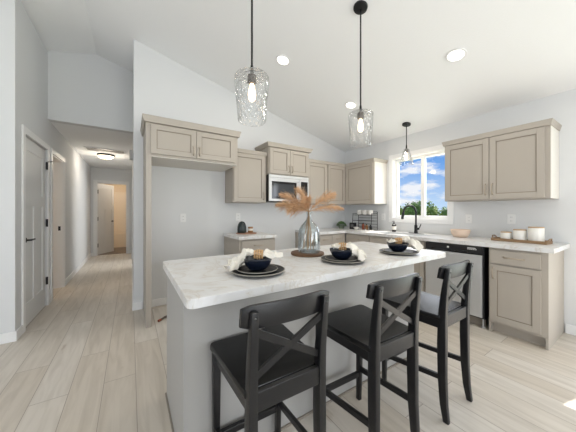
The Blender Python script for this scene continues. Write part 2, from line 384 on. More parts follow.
# door 2 open doorway in the hall left wall
d2 = sroot('door_2', (XL, 4.655, 0), R(90)); W2 = .705
bm = B(); box(bm, -.07, 0, -.016, 0, 0, 2.12, bev=.003); box(bm, W2, W2+.07, -.016, 0, 0, 2.12, bev=.003); box(bm, 0, W2, -.016, 0, 2.05, 2.12, bev=.003); obj('door_casing', bm, TRIM, d2)
bm = B(); box(bm, 0, .015, 0, .12, 0, 2.05); box(bm, W2-.015, W2, 0, .12, 0, 2.05); box(bm, .015, W2-.015, 0, .12, 2.035, 2.05); obj('door_jamb', bm, TRIM, d2)
obj('strike_plate', bx(W2-.018, W2-.014, .03, .06, .93, 1.0), BLK, d2)
# door 3 hall end, leaf swung into the bathroom
d3 = sroot('door_3', (-.80, 8.6, 0), 0)
bm = B(); box(bm, -.07, 0, -.016, 0, 0, 2.12, bev=.003); box(bm, .70, .77, -.016, 0, 0, 2.12, bev=.003); box(bm, 0, .70, -.016, 0, 2.05, 2.12, bev=.003); obj('door_casing', bm, TRIM, d3)
bm = B(); box(bm, 0, .015, 0, .12, 0, 2.05); box(bm, .685, .70, 0, .12, 0, 2.05); box(bm, .015, .685, 0, .12, 2.035, 2.05); obj('door_jamb', bm, TRIM, d3)
bm = B(); panelled(bm, .66, 2.02, .036, [(.10, .56, 1.42, 1.90), (.10, .28, .24, 1.29), (.38, .56, .24, 1.29)], .009)
lf = obj('door_leaf', bm, DOORW, d3); lf.location = (.02, .125, .016); lf.rotation_euler = (0, 0, R(59))
lever(lf, .59, .93, 0, -1)
for z in (.28, 1.03, 1.80): obj('hinge', bx(.0152, .030, .075, .118, z-.055, z+.055), BLK, d3)
# kitchen window
wn = sroot('window_1')
bm = casing_x(XR, WY0, WY1, WZ1, wd=.065, side=-1, z0=WZ0, sill=True); obj('window_casing', bm, TRIM, wn)
bm = B(); j = .012
box(bm, XR-.002, XR+.14, WY0, WY0+j, WZ0, WZ1); box(bm, XR-.002, XR+.14, WY1-j, WY1, WZ0, WZ1); box(bm, XR-.002, XR+.14, WY0+j, WY1-j, WZ1-j, WZ1); box(bm, XR-.002, XR+.14, WY0+j, WY1-j, WZ0, WZ0+j)
obj('window_jamb', bm, TRIM, wn)
fx0, fx1 = XR+.07, XR+.115; ym = 2.05
bm = B(); f = .04
for a, b in ((WY0+j, WY0+j+f), (WY1-j-f, WY1-j), (ym-.028, ym+.028)): box(bm, fx0, fx1, a, b, WZ0+j, WZ1-j)
for a, b in ((WZ0+j, WZ0+j+f), (WZ1-j-f, WZ1-j)):
    box(bm, fx0, fx1, WY0+j+f, ym-.028, a, b); box(bm, fx0, fx1, ym+.028, WY1-j-f, a, b)
obj('window_frame', bm, PLAS, wn)
obj('pane', bx(fx0+.02, fx0+.024, WY0+.05, ym-.025, WZ0+.05, WZ1-.05), PANE, wn)
obj('pane', bx(fx0+.03, fx0+.034, ym+.025, WY1-.05, WZ0+.05, WZ1-.05), PANE, wn)
# windows behind the camera; rear and west ones unseen, added for the light
w2 = sroot('window_2')
obj('window_casing', casing_x(XR, -2.3, .02, 2.1, side=-1, z0=.12, sill=False), TRIM, w2)
bm = B()
for a, b in ((-2.3, -2.24), (-1.19, -1.13), (-.02, .02)): box(bm, XR+.05, XR+.1, a, b, .12, 2.1)
box(bm, XR+.05, XR+.1, -2.24, -.02, .12, .18); box(bm, XR+.05, XR+.1, -2.24, -.02, 2.06, 2.1); obj('window_frame', bm, PLAS, w2)
for k, (a, b) in enumerate(((-3.2, -1.2), (-.2, 2.0))):
    ww = sroot('window_%d' % (3+k)); bm = B(); c = (a+b)/2
    for p, q in ((a, a+.05), (c-.03, c+.03), (b-.05, b)): box(bm, p, q, YN-.09, YN-.04, .35, 2.35)
    for p, q in ((.35, .4), (2.3, 2.35)): box(bm, a+.05, b-.05, YN-.09, YN-.04, p, q)
    obj('window_frame', bm, PLAS, ww)
    bm = B(); box(bm, a-.07, a, YN, YN+.016, .28, 2.42); box(bm, b, b+.07, YN, YN+.016, .28, 2.42); box(bm, a, b, YN, YN+.016, 2.35, 2.42); box(bm, a, b, YN, YN+.016, .28, .35); obj('window_casing', bm, TRIM, ww)
w5 = sroot('window_5'); bm = B()
for p, q in ((-.9, -.85), (.27, .33), (1.45, 1.5)): box(bm, XW-.09, XW-.04, p, q, .5, 2.2)
for p, q in ((.5, .55), (2.15, 2.2)): box(bm, XW-.09, XW-.04, -.85, 1.45, p, q)
obj('window_frame', bm, PLAS, w5)

# ================================================================== CABINETS
def bar_pull(parent, x, z, L=.11, vertical=True, y=-.02, name='handle'):
    bm = B(); h = L/2
    path = [(-h, .001), (-h+.006, -.014), (-h+.02, -.026), (0, -.029), (h-.02, -.026), (h-.006, -.014), (h, .001)]
    pts = [((x, y+q, z+p) if vertical else (x+p, y+q, z)) for p, q in path]
    tube(bm, pts, [.0075, .006, .0055, .006, .0055, .006, .0075], 8)
    return obj(name, bm, PULL, parent, True)
def shaker(parent, kind, x0, x1, z0, z1, handle=None, fr=.056):
    """front slab proud of the carcass face (local y=0) by 20 mm"""
    bm = B(); bb_ = B()
    if kind == 'door':
        box(bm, x0, x0+fr, -.02, -.001, z0, z1, bev=.0015); box(bm, x1-fr, x1, -.02, -.001, z0, z1, bev=.0015)
        box(bm, x0+fr, x1-fr, -.02, -.001, z0, z0+fr, bev=.0015); box(bm, x0+fr, x1-fr, -.02, -.001, z1-fr, z1, bev=.0015)
        box(bm, x0+fr-.002, x1-fr+.002, -.010, -.003, z0+fr-.002, z1-fr+.002)
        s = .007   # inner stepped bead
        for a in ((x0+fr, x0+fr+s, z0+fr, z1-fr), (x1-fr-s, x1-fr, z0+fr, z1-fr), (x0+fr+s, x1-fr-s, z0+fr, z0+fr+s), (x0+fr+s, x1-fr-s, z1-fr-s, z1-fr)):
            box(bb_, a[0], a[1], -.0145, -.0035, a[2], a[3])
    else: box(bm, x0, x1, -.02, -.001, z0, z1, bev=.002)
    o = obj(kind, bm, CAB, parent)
    if kind == 'door': obj('panel_bead', bb_, BEADSHADE, o)
    if handle: bar_pull(o, handle[0], handle[1], handle[2] if len(handle) > 2 else .11, vertical=(len(handle) < 4))
    return o
def crown(parent, w, d, z, h=.045, fl=.04, left=True, right=True):
    l = fl if left else 0; r = fl if right else 0
    bm = B(); rings = []
    for zz, k in ((z-.010, .45), (z-.004, .55), (z+.004, .58), (z+h-.010, .92), (z+h-.008, 1), (z+h, 1)):
        rings.append([(-l*k, -.021-(fl-.01)*k, zz), (w+r*k, -.021-(fl-.01)*k, zz), (w+r*k, d, zz), (-l*k, d, zz)])
    loft(bm, rings); return obj('crown_moulding', bm, CAB, parent)
def cabinet(name, label, loc, rz, w, d, z0, z1, fronts, toe=False, crn=None, m=CAB, bottom=None, endp=False):
    c = thing(name, label, 'cabinet', loc, rz)
    bm = B(); zb = z0+(.10 if toe else 0)
    if toe:
        box(bm, 0, w, 0, d, zb, z1); box(bm, .018, w-.018, .06, d-.01, z0, zb-.001)
        box(bm, 0, .018, 0, d, z0, zb); box(bm, w-.018, w, 0, d, z0, zb)
    else: box(bm, 0, w, 0, d, zb, z1)
    obj('body', bm, m, c)
    if bottom: obj('underside', bx(.004, w-.004, .004, d-.002, z0-.006, z0-.0005), CABIN, c)
    for f in fronts: shaker(c, *f)
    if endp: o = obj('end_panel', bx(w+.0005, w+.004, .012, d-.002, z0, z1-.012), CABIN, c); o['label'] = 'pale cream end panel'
    if crn: crown(c, w, d, z1, **crn)
    return c
G = .004
# fridge surround: tall panel and cabinet above the alcove
p = thing('end_panel', 'tall taupe cabinet end panel standing on the floor beside the empty fridge alcove', 'panel')
obj('panel', bx(.135, .153, 3.015, YB-.002, 0, 1.838), CAB, p)
obj('face_stile', bx(.135, .187, 2.995, 3.014, 0, 1.838, bev=.002), CAB, p)
cabinet('wall_cabinet', 'wide two-door taupe cabinet over the empty fridge alcove, with crown moulding', (.135, 3.01, 0), 0, 1.027, YB-3.012, 1.84, 2.205,
        [('door', .045, .512, 1.865, 2.185, (.482, 1.945, .10)), ('door', .517, .985, 1.865, 2.185, (.547, 1.945, .10))], crn=dict(h=.06, fl=.034), bottom=True)
cabinet('wall_cabinet', 'single-door taupe wall cabinet left of the microwave', (1.20, 3.29, 0), 0, .525, YB-3.292, 1.37, 2.085,
        [('door', .012, .50, 1.38, 2.075, (.47, 1.47, .11))], crn=dict(h=.04, fl=.03, left=True, right=False))
cabinet('wall_cabinet', 'short raised two-door taupe cabinet above the microwave', (1.73, 3.22, 0), 0, .755, YB-3.222, 1.805, 2.22,
        [('door', .015, .375, 1.815, 2.205, (.348, 1.90, .10)), ('door', .380, .74, 1.815, 2.205, (.407, 1.90, .10))], crn=dict(h=.05, fl=.045))
cabinet('wall_cabinet', 'two-door taupe wall cabinet between the microwave and the corner', (2.488, 3.29, 0), 0, .91, YB-3.292, 1.37, 2.085,
        [('door', .012, .445, 1.38, 2.075, (.415, 1.47, .11)), ('door', .475, .90, 1.38, 2.075, (.505, 1.47, .11))], crn=dict(h=.04, fl=.03, left=False, right=False))
RZ9 = R(-90)
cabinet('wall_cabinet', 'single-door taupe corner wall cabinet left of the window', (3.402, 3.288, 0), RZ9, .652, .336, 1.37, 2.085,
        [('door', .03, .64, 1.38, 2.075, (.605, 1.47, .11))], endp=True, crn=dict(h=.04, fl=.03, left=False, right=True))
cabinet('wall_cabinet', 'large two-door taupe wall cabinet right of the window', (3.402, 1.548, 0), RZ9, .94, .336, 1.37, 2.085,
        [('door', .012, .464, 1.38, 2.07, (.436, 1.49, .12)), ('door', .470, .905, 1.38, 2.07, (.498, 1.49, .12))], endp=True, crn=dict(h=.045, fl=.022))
# base cabinets
cabinet('base_cabinet', 'small taupe base cabinet with a drawer right of the empty fridge alcove', (1.185, 3.01, 0), 0, .535, YB-3.012, 0, .872,
        [('drawer', .03, .505, .70, .85, (.267, .785, .13, 'h')), ('door', .03, .505, .125, .685, (.47, .60, .11))], toe=True)
cabinet('base_cabinet', 'taupe corner base cabinet under the worktop right of the range gap', (2.488, 3.01, 0), 0, .625, YB-3.012, 0, .872,
        [('drawer', .02, .30, .70, .85, (.16, .785, .11, 'h')), ('door', .02, .30, .125, .685, (.27, .60, .11)), ('drawer', .31, .60, .70, .85, (.455, .785, .11, 'h')), ('door', .31, .60, .125, .685, (.34, .60, .11))], toe=True)
cabinet('base_cabinet', 'taupe base cabinet under the coffee mugs rack near the corner', (3.13, 3.005, 0), RZ9, .50, .606, 0, .872,
        [('drawer', .015, .485, .70, .85, (.25, .785, .11, 'h')), ('door', .015, .485, .125, .685, (.45, .60, .11))], toe=True)
sink_cab = thing('base_cabinet', 'taupe two-door sink base cabinet below the window', 'cabinet', (3.13, 2.502, 0), RZ9)
bm = B(); sw = .855
box(bm, 0, .018, 0, .60, 0, .872); box(bm, sw-.018, sw, 0, .60, 0, .872); box(bm, .018, sw-.018, 0, .018, .10, .872); box(bm, .018, sw-.018, .58, .60, .10, .872); box(bm, .018, sw-.018, .018, .58, .10, .12); box(bm, .018, sw-.018, .06, .08, 0, .10)
obj('body', bm, CAB, sink_cab)
shaker(sink_cab, 'drawer', .015, .425, .70, .85); shaker(sink_cab, 'drawer', .43, .84, .70, .85)
shaker(sink_cab, 'door', .015, .425, .125, .685, (.395, .60, .11)); shaker(sink_cab, 'door', .43, .84, .125, .685, (.46, .60, .11))
cabinet('base_cabinet', 'end taupe base cabinet with one drawer and one door right of the dishwasher', (3.13, 1.00, 0), RZ9, .43, .606, 0, .872,
        [('drawer', .012, .385, .715, .85, (.198, .785, .15, 'h')), ('door', .012, .385, .125, .70, (.04, .615, .11))], toe=True)

# worktops
def worktop(name, label, build): 
    bm = B(); build(bm); o = obj(name, bm, TOP); return tag(o, label, 'worktop')
SX0, SX1, SY0, SY1 = 3.17, 3.47, 1.76, 2.44
def LW(bm):
    z0, z1 = .873, .914; b = .003
    pts = [(2.488, 2.97), (3.09, 2.97), (3.09, .53), (3.738, .53), (3.738, 3.618), (2.488, 3.618)]
    box(bm, 2.488, 3.09, 2.97, 3.618, z0, z1); box(bm, 3.09, 3.738, SY1, 3.618, z0, z1)
    box(bm, 3.09, SX0, SY0, SY1, z0, z1); box(bm, SX1, 3.738, SY0, SY1, z0, z1); box(bm, 3.09, 3.738, .53, SY0, z0, z1)
worktop('worktop', 'long white veined L-shaped worktop under the window, running into the corner', LW)
worktop('worktop', 'short white veined worktop on the small cabinet beside the fridge alcove', lambda bm: box(bm, 1.165, 1.735, 2.97, 3.618, .873, .914, bev=.004))
# sink
sk = thing('sink', 'stainless steel drop-in sink in the worktop below the window', 'sink', (3.32, 2.1, .914))
bm = B(); a, b = .15, .34
rings = []
def rr(hx, hy, z, r=.04, n=5):
    out = []
    for cx, cy, a0 in ((hx-r, hy-r, 0), (-hx+r, hy-r, 90), (-hx+r, -hy+r, 180), (hx-r, -hy+r, 270)):
        for k in range(n+1):
            t = R(a0+90*k/n); out.append((cx+r*math.cos(t), cy+r*math.sin(t), z))
    return out
loft(bm, [rr(.163, .353, .001), rr(.163, .353, .005), rr(.14, .33, .006), rr(.136, .326, -.01), rr(.125, .31, -.17), rr(.05, .2, -.175)], cap=False)
bm.verts.ensure_lookup_table(); bm.faces.new([v for v in bm.verts][-24:])
obj('basin', bm, STEEL, sk, True)
bm = B(); lathe(bm, [(0, .004), (.03, .004), (.035, 0), (.035, -.003), (0, -.003)], (0, 0, -.172)); obj('drain', bm, BLK, sk, True)
# faucet
fc = thing('faucet', 'matte black gooseneck faucet rising behind the sink', 'faucet', (3.53, 2.0, .914), R(180-20))
bm = B(); box(bm, -.03, .03, -.12, .12, .0005, .008, bev=.003); lathe(bm, [(0, .008), (.028, .008), (.026, .03), (.022, .05), (.022, .12), (.016, .13), (0, .13)]); obj('base', bm, BLK, fc, True)
pts = [(0, 0, .12), (0, 0, .22)]
for k in range(0, 11):
    t = R(180-18*k); pts.append((.105+.105*math.cos(t), 0, .31+.105*math.sin(t)))
pts.append((.222, 0, .27))
bm = B(); tube(bm, [(p[0], p[1], p[2]) for p in pts], .0125, 14); obj('spout', bm, BLK, fc, True)
bm = B(); tube(bm, [(.212, 0, .315), (.224, 0, .255), (.23, 0, .215)], [.016, .018, .018], 14); obj('spray_head', bm, BLK, fc, True)
bm = B(); tube(bm, [(0, .0, .07), (0, .055, .075)], .016, 12); tube(bm, [(0, .05, .075), (0, .075, .10), (0, .10, .145)], [.008, .007, .006], 10); obj('lever_handle', bm, BLK, fc, True)

# dishwasher
dw = thing('dishwasher', 'stainless steel dishwasher with black control strip under the worktop', 'dishwasher', (3.13, 1.635, 0), RZ9)
obj('door_panel', bx(.004, .585, -.035, .0, .12, .775, bev=.004), STEEL, dw)
obj('tub_body', bx(.003, .598, .005, .58, .10, .868), DWBLK, dw)
obj('control_strip', bx(.004, .590, -.035, -.0, .785, .866, bev=.003), DWBLK, dw)
bm = B(); box(bm, .08, .46, -.040, -.0355, .792, .806)
obj('pocket_handle', bm, DARKG, dw)
obj('edge_seal', bx(.587, .599, -.02, .004, .11, .868), DWBLK, dw)
bm = B()
for k in range(5): box(bm, .455+.018*k, .466+.018*k, -.0365, -.0352, .828, .836)
box(bm, .455, .53, -.0365, -.0352, .842, .848); obj('control_marking', bm, PLAS, dw); obj('status_mark', bx(.25, .27, -.0365, -.0352, .822, .840), PLAS, dw)
obj('toe_panel', bx(.01, .59, .05, .06, .005, .10), TOE, dw)
for xx in (.03, .575):
    bm = B(); lathe(bm, [(0, 0), (.02, 0), (.02, .012), (.008, .015), (.008, .1), (0, .1)], (xx, .03, 0)); obj('leg', bm, STEEL, dw, True)

# microwave
mw = thing('microwave', 'stainless steel over-range microwave with dark glass door under the short cabinet', 'microwave', (1.737, 3.215, 0))
obj('body', bx(0, .742, .02, .40, 1.39, 1.80, bev=.003), DWBLK, mw)
bm = B(); box(bm, 0, .56, 0, .02, 1.40, 1.435, bev=.002); box(bm, 0, .045, 0, .02, 1.436, 1.70); box(bm, .50, .56, 0, .02, 1.436, 1.70); box(bm, 0, .56, 0, .02, 1.70, 1.755, bev=.002)
dr = obj('door', bm, STEEL, mw)
obj('door_glass', bx(.046, .499, .004, .018, 1.437, 1.699), DARKG, dr)
obj('window', bx(.085, .46, .0025, .0038, 1.475, 1.665), MWIN, dr)
bm = B(); tube(bm, [(.53, -.035, 1.43), (.53, -.035, 1.73)], .009, 12)
for z in (1.45, 1.71): tube(bm, [(.53, -.035, z), (.53, .002, z)], .006, 8)
obj('handle', bm, STEEL, dr, True)
obj('control_panel', bx(.563, .742, 0, .02, 1.40, 1.755, bev=.002), STEEL, mw)
kp = obj('keypad', bx(.585, .72, -.002, 0, 1.43, 1.72), DARKG, mw)
bm = B()
for i in range(3):
    for k in range(6): box(bm, .60+.038*i, .625+.038*i, -.0032, -.0021, 1.45+.034*k, 1.47+.034*k)
obj('key', bm, DWBLK, kp)
obj('vent_grille', bx(0, .742, 0, .02, 1.758, 1.80, bev=.002), STEEL, mw)

# ================================================================== ISLAND
isl = thing('kitchen_island', 'greige painted island base standing on the plank floor under the white island top', 'island')
bm = B(); box(bm, .205, 2.07, 1.19, 1.83, 0, .858); obj('body', bm, ISL, isl)
bm = B(); box(bm, .195, .204, 1.18, 1.84, 0, .012); box(bm, .204, 2.08, 1.18, 1.189, 0, .012); obj('shoe_moulding', bm, TOE, isl)
obj('corner_trim', bx(.201, .2045, 1.186, 1.24, .0125, .858), ISL, isl)
for k in range(4):
    x0 = .22+.46*k
    bm = B(); fr = .055; z0, z1 = .12, .84; x1 = x0+.45
    box(bm, x0, x0+fr, 1.831, 1.85, z0, z1); box(bm, x1-fr, x1, 1.831, 1.85, z0, z1); box(bm, x0+fr, x1-fr, 1.831, 1.85, z0, z0+fr); box(bm, x0+fr, x1-fr, 1.831, 1.85, z1-fr, z1); box(bm, x0+fr, x1-fr, 1.831, 1.838, z0+fr, z1-fr)
    obj('door', bm, CAB, isl)
bm = B()
def rrect(x0, x1, y0, y1, r, n=6):
    out = []
    for cx, cy, a0 in ((x1-r, y1-r, 0), (x0+r, y1-r, 90), (x0+r, y0+r, 180), (x1-r, y0+r, 270)):
        for k in range(n+1):
            t = R(a0+90*k/n); out.append((cx+r*math.cos(t), cy+r*math.sin(t)))
    return out
def rlayer(ins, z): return [(x, y, z) for x, y in rrect(.182+ins, 2.226-ins, .995+ins, 1.875-ins, .035)]
loft(bm, [rlayer(.002, .859), rlayer(0, .861), rlayer(0, .898), rlayer(.002, .9)])
tag(obj('island_top', bm, TOP), 'white veined island countertop with rounded corners on the greige island base', 'countertop')

# ================================================================== STOOLS
def bar_sq(bm, pts, wx, wy):
    """square section bar following pts (mostly vertical); wx/wy half widths or lists"""
    n = len(pts); wx = wx if isinstance(wx, list) else [wx]*n; wy = wy if isinstance(wy, list) else [wy]*n
    loft(bm, [[(p[0]-wx[i], p[1]-wy[i], p[2]), (p[0]+wx[i], p[1]-wy[i], p[2]), (p[0]+wx[i], p[1]+wy[i], p[2]), (p[0]-wx[i], p[1]+wy[i], p[2])] for i, p in enumerate(pts)])
def bevel_all(bm, off=.003, seg=2):
    bmesh.ops.recalc_face_normals(bm, faces=bm.faces)
    es = [e for e in bm.edges if len(e.link_faces) == 2 and e.calc_face_angle(0) > R(35)]
    bmesh.ops.bevel(bm, geom=es, offset=off, segments=seg, affect='EDGES', profile=.5)
def slat(bm, a, b, hw, th):
    """flat slat between a and b in a roughly XZ plane; hw half width, th half thickness in y"""
    a, b = Vector(a), Vector(b); d = (b-a).normalized(); y = Vector((0, 1, 0)); n = d.cross(y).normalized()
    loft(bm, [[p+n*hw-y*th, p+n*hw+y*th, p-n*hw+y*th, p-n*hw-y*th] for p in (a, b)])
def make_stool(label):
    t = thing('bar_stool', label, 'stool', group='black bar stools along the island')
    bm = B()
    sp = [(-.172, -.183), (.172, -.183), (.198, .206), (-.198, .206)]
    outl = []
    for (x, y), (ax, ay) in zip(sp, ((.006, .006), (-.006, .006), (-.02, -.02), (.02, -.02))):
        outl += [(x, y+ay, 0), (x+ax*.3, y+ay*.3, 0), (x+ax, y, 0)] if (x*y) > 0 else [(x+ax, y, 0), (x+ax*.3, y+ay*.3, 0), (x, y+ay, 0)]
    def ring(z, k): return [(x*k, (y-.01)*k+.01, z) for x, y, _ in outl]
    loft(bm, [ring(.590, .98), ring(.597, 1), ring(.613, 1), ring(.620, .985)])
    obj('seat', bm, SEATB, t, True)
    bm = B()
    box(bm, -.134, .134, -.206, -.186, .548, .619, bev=.003)          # rear rail
    box(bm, -.150, .150, .178, .196, .540, .589, bev=.002)
    for s in (-1, 1):
        loft(bm, [[(s*.142, -.175, .540), (s*.160, -.175, .540), (s*.160, -.175, .589), (s*.142, -.175, .589)], [(s*.160, .178, .540), (s*.178, .178, .540), (s*.178, .178, .589), (s*.160, .178, .589)]])
    obj('seat_frame', bm, WOODB, t)
    for s in (-1, 1):
        bm = B(); bar_sq(bm, [(s*.156, -.214, 0), (s*.154, -.199, .10), (s*.151, -.190, .25), (s*.150, -.188, .45), (s*.150, -.190, .60), (s*.150, -.196, .70), (s*.151, -.207, .80), (s*.152, -.222, .905)],
                         [.013, .015, .016, .0165, .0165, .016, .0145, .013], [.015, .019, .022, .024, .022, .019, .016, .012]); bevel_all(bm, .003); o = obj('rear_leg', bm, WOODB, t, True)
        bm = B(); lathe(bm, [(0, 0), (.006, 0), (.005, .002), (0, .003)], seg=12)
        for v in bm.verts: v.co = Vector((s*.152+v.co.x, -.2325-v.co.z, .885+v.co.y))
        obj('bolt', bm, DARKG, o)
        bm = B(); bar_sq(bm, [(s*.167, .196, 0), (s*.168, .191, .3), (s*.168, .188, .588)], [.013, .016, .018], [.013, .016, .018]); bevel_all(bm, .003); obj('front_leg', bm, WOODB, t, True)
        bm = B(); loft(bm, [[(s*.152-.009, -.185, .235), (s*.152+.009, -.185, .235), (s*.152+.009, -.185, .266), (s*.152-.009, -.185, .266)], [(s*.167-.009, .19, .190), (s*.167+.009, .19, .190), (s*.167+.009, .19, .221), (s*.167-.009, .19, .221)]]); bevel_all(bm, .002); obj('side_stretcher', bm, WOODB, t)
    obj('footrest', bx(-.155, .155, .182, .204, .155, .188, bev=.003), WOODB, t)
    bm = B(); rings = []; n = 16
    for i in range(n+1):
        u = -1+2*i/n; x = u*.190; yb = -.186-.024*(1-u*u); e = .012*abs(u)**8
        z0 = .835+e; z1 = .924-e
        rings.append([(x, yb+.010, z0), (x, yb-.002, z0), (x, yb-.018, z1-.004), (x, yb-.016, z1), (x, yb-.004, z1), (x, yb+.000, z1-.006)])
    loft(bm, rings); obj('top_rail', bm, WOODB, t, True)
    bm = B(); slat(bm, (-.142, -.193, .665), (.142, -.212, .830), .0125, .006); obj('cross_slat', bm, WOODB, t)
    bm = B(); slat(bm, (.142, -.193, .665), (-.142, -.212, .830), .0125, .0065); obj('cross_slat', bm, WOODB, t)
    return t
st = make_stool('black wooden X-back bar stool nearest the camera, at the left end of the island')
st.location = (.504, .962, 0); st.rotation_euler = (0, 0, -.025)
dup(st, (1.096, .913, 0), -.031, 'middle one of the three black wooden X-back bar stools at the island')
dup(st, (1.713, .914, 0), .004, 'black wooden X-back bar stool farthest right, with daylight shining on its seat')

# ================================================================== PENDANTS AND CEILING LIGHTS
def pendant(label, x, y, ztop_shade, zbot, rt, rb, bell=False):
    zc = cz(x); t = thing('pendant_lamp', label, 'lamp', (x, y, zc), group='black stemmed glass pendant lamps')
    # canopy tilted with the vault
    bm = B(); lathe(bm, [(0, -.028), (.035, -.028), (.058, -.016), (.06, -.002), (0, -.002)]); c = obj('canopy', bm, BLK, t, True); c.rotation_euler = (0, math.atan(SLOPE), 0)
    zt = ztop_shade-zc; zb = zbot-zc
    bm = B(); tube(bm, [(0, 0, -.015), (0, 0, zt+.05)], 0.0065 if not bell else .0065, 10); tube(bm, [(0, 0, zt+.055), (0, 0, zt+.0)], [.009, .012], 12); obj('stem', bm, BLK, t, True)
    bm = B(); lathe(bm, [(0, .005), (.014, .005), (.027, -.006), (.029, -.05), (.021, -.058), (0, -.058)], (0, 0, zt)); obj('socket', bm, mat('bronze_socket', (104, 98, 92), .4, metal=.7) if 'bronze_socket' not in bpy.data.materials else bpy.data.materials['bronze_socket'], t, True)
    H = zt-zb; bm = B(); pr = []
    if bell:
        outp = [(.022, 0), (.038, -.012), (.048, -.05), (.058, -.10), (.074, -.15), (rb, -H+.025), (rb, -H)]
    else:
        outp = [(.024, -.001), (rt*.6, -.003), (rt*.93, -.010), (rt, -.022), (rt*.99, -.06)]+[(rt+(rb-rt)*k/5, -.06-(H-.075)*k/5) for k in range(1, 6)]+[(rb*.97, -H+.004), (rb*.93, -H)]
    inn = [(max(r-.004, .01), z) for r, z in reversed(outp)]
    lathe(bm, outp, (0, 0, zt), seg=40); obj('glass_shade', bm, BELL if bell else SHADE, t, True)
    s = .75 if bell else 1
    bm = B(); lathe(bm, [(0, -.055), (.013*s, -.06), (.015*s, -.075), (.022*s, -.105), (.025*s, -.13), (.021*s, -.155), (.012*s, -.168), (0, -.172)], (0, 0, zt), 20); obj('bulb', bm, BULB, t, True)
    l = bpy.data.lights.new('pendant_glow', 'POINT'); l.energy = 3; l.color = (1, .86, .7); l.shadow_soft_size = .04
    o = bpy.data.objects.new('pendant_glow', l); COL.objects.link(o); o.parent = t; o.location = (0, 0, zb-.05)
pendant('glass cylinder pendant lamp over the left part of the island', .644, 1.42, 2.105, 1.805, .108, .088)
pendant('glass cylinder pendant lamp over the right part of the island, ceiling canopy in view', 1.655, 1.42, 2.09, 1.80, .105, .086)
pendant('small clear bell pendant lamp hanging over the sink in front of the window', 3.452, 2.099, 2.175, 1.935, .05, .094, bell=True)
tilt = math.atan(SLOPE)
for x, y, lb in ((1.511, 2.453, 'round recessed ceiling light between the two island pendants'), (2.625, 2.424, 'round recessed ceiling light behind the right island pendant'), (2.634, 1.099, 'round recessed ceiling light nearest the camera, above the large wall cabinet')):
    t = thing('recessed_light', lb, 'light', (x, y, cz(x)), 0, 'recessed ceiling lights'); t.rotation_euler = (0, tilt, 0)
    bm = B(); lathe(bm, [(.088, -.001), (.086, -.008), (.070, -.010), (.066, -.002)], seg=32); obj('trim_ring', bm, TRIM, t, True)
    bm = B(); lathe(bm, [(0, -.004), (.067, -.004), (.067, -.001), (0, -.001)], seg=32); obj('diffuser', bm, DIFF, t, True)
    l = bpy.data.lights.new('recessed_glow', 'AREA'); l.shape = 'DISK'; l.size = .13; l.energy = 5; l.color = (1, .93, .85)
    o = bpy.data.objects.new('recessed_glow', l); COL.objects.link(o); o.parent = t; o.location = (0, 0, -.02)
# hall flush light, grille, door chime
t = thing('flush_ceiling_light', 'round flush ceiling light with dark rim and white bowl in the hallway', 'light', (-.45, 6.57, 2.47))
bm = B(); lathe(bm, [(0, 0), (.155, 0), (.16, -.02), (.15, -.035), (0, -.035)]); obj('rim', bm, BLK, t, True)
bm = B(); lathe(bm, [(.145, -.036), (.135, -.06), (.09, -.085), (.03, -.095), (0, -.096)]); obj('glass_bowl', bm, HALLDIFF, t, True)
bm = B(); lathe(bm, [(0, -.11), (.018, -.106), (.02, -.097), (0, -.096)]); obj('finial', bm, GOLDY, t, True)
l = bpy.data.lights.new('hall_glow', 'POINT'); l.energy = 7; l.color = (1, .88, .72); l.shadow_soft_size = .12
o = bpy.data.objects.new('hall_glow', l); COL.objects.link(o); o.parent = t; o.location = (0, 0, -.2)
t = thing('return_air_grille', 'wide slatted air grille in the hallway ceiling before the flush light', 'vent', (-.42, 6.1, 2.47))
bm = B(); box(bm, -.33, .33, -.15, -.12, -.012, -.001); box(bm, -.33, .33, .12, .15, -.012, -.001); box(bm, -.33, -.30, -.12, .12, -.012, -.001); box(bm, .30, .33, -.12, .12, -.012, -.001); obj('frame', bm, TRIM, t)
bm = B()
for k in range(40): box(bm, -.30+.015*k, -.294+.015*k, -.12, .12, -.010, -.001)
obj('slats', bm, GRILLE, t)
obj('backing', bx(-.30, .30, -.12, .12, -.003, -.001), TOE, t)
t = thing('door_chime', 'small white box mounted high on the hallway wall edge', 'chime', (HL, 5.0, 2.21))
obj('cover', bx(-.05, -.001, -.06, .06, -.085, .085, bev=.006), PLAS, t)
obj('mounting_plate', bx(-.0008, 0, -.065, .065, -.09, .09), TRIM, t)
# bathroom
t = thing('bathtub', 'cream bathtub with shower surround beyond the hallway door', 'bathtub', (-.4, 10.5, 0))
bm = B(); box(bm, -.88, .88, -.37, -.30, .012, .50, bev=.01); box(bm, -.88, .88, .32, .38, .012, .50); box(bm, -.88, -.80, -.30, .32, .012, .50); box(bm, .80, .88, -.30, .32, .012, .50); box(bm, -.8, .8, -.3, .32, .012, .1)
TUB = mat('tub_acrylic', (226, 212, 190), .25)
obj('tub', bm, TUB, t)
bm = B(); box(bm, -.88, .88, .385, .395, .5, 1.95); box(bm, -.895, -.885, -.37, .38, .5, 1.95); box(bm, .882, .892, -.37, .38, .5, 1.95); box(bm, -.88, .88, .375, .385, 1.93, 1.95); box(bm, -.88, .88, .37, .385, 1.15, 1.17)
obj('surround', bm, TUB, t)
l = bpy.data.lights.new('bath_glow', 'POINT'); l.energy = 26; l.color = (1, .90, .78); l.shadow_soft_size = .15
o = bpy.data.objects.new('bath_glow', l); COL.objects.link(o); o.location = (-.35, 9.4, 2.3)
l = bpy.data.lights.new('bedroom_glow', 'POINT'); l.energy = 20; l.color = (1, .84, .66); l.shadow_soft_size = .15
o = bpy.data.objects.new('bedroom_glow', l); COL.objects.link(o); o.location = (-2.2, 5.2, 2.2)

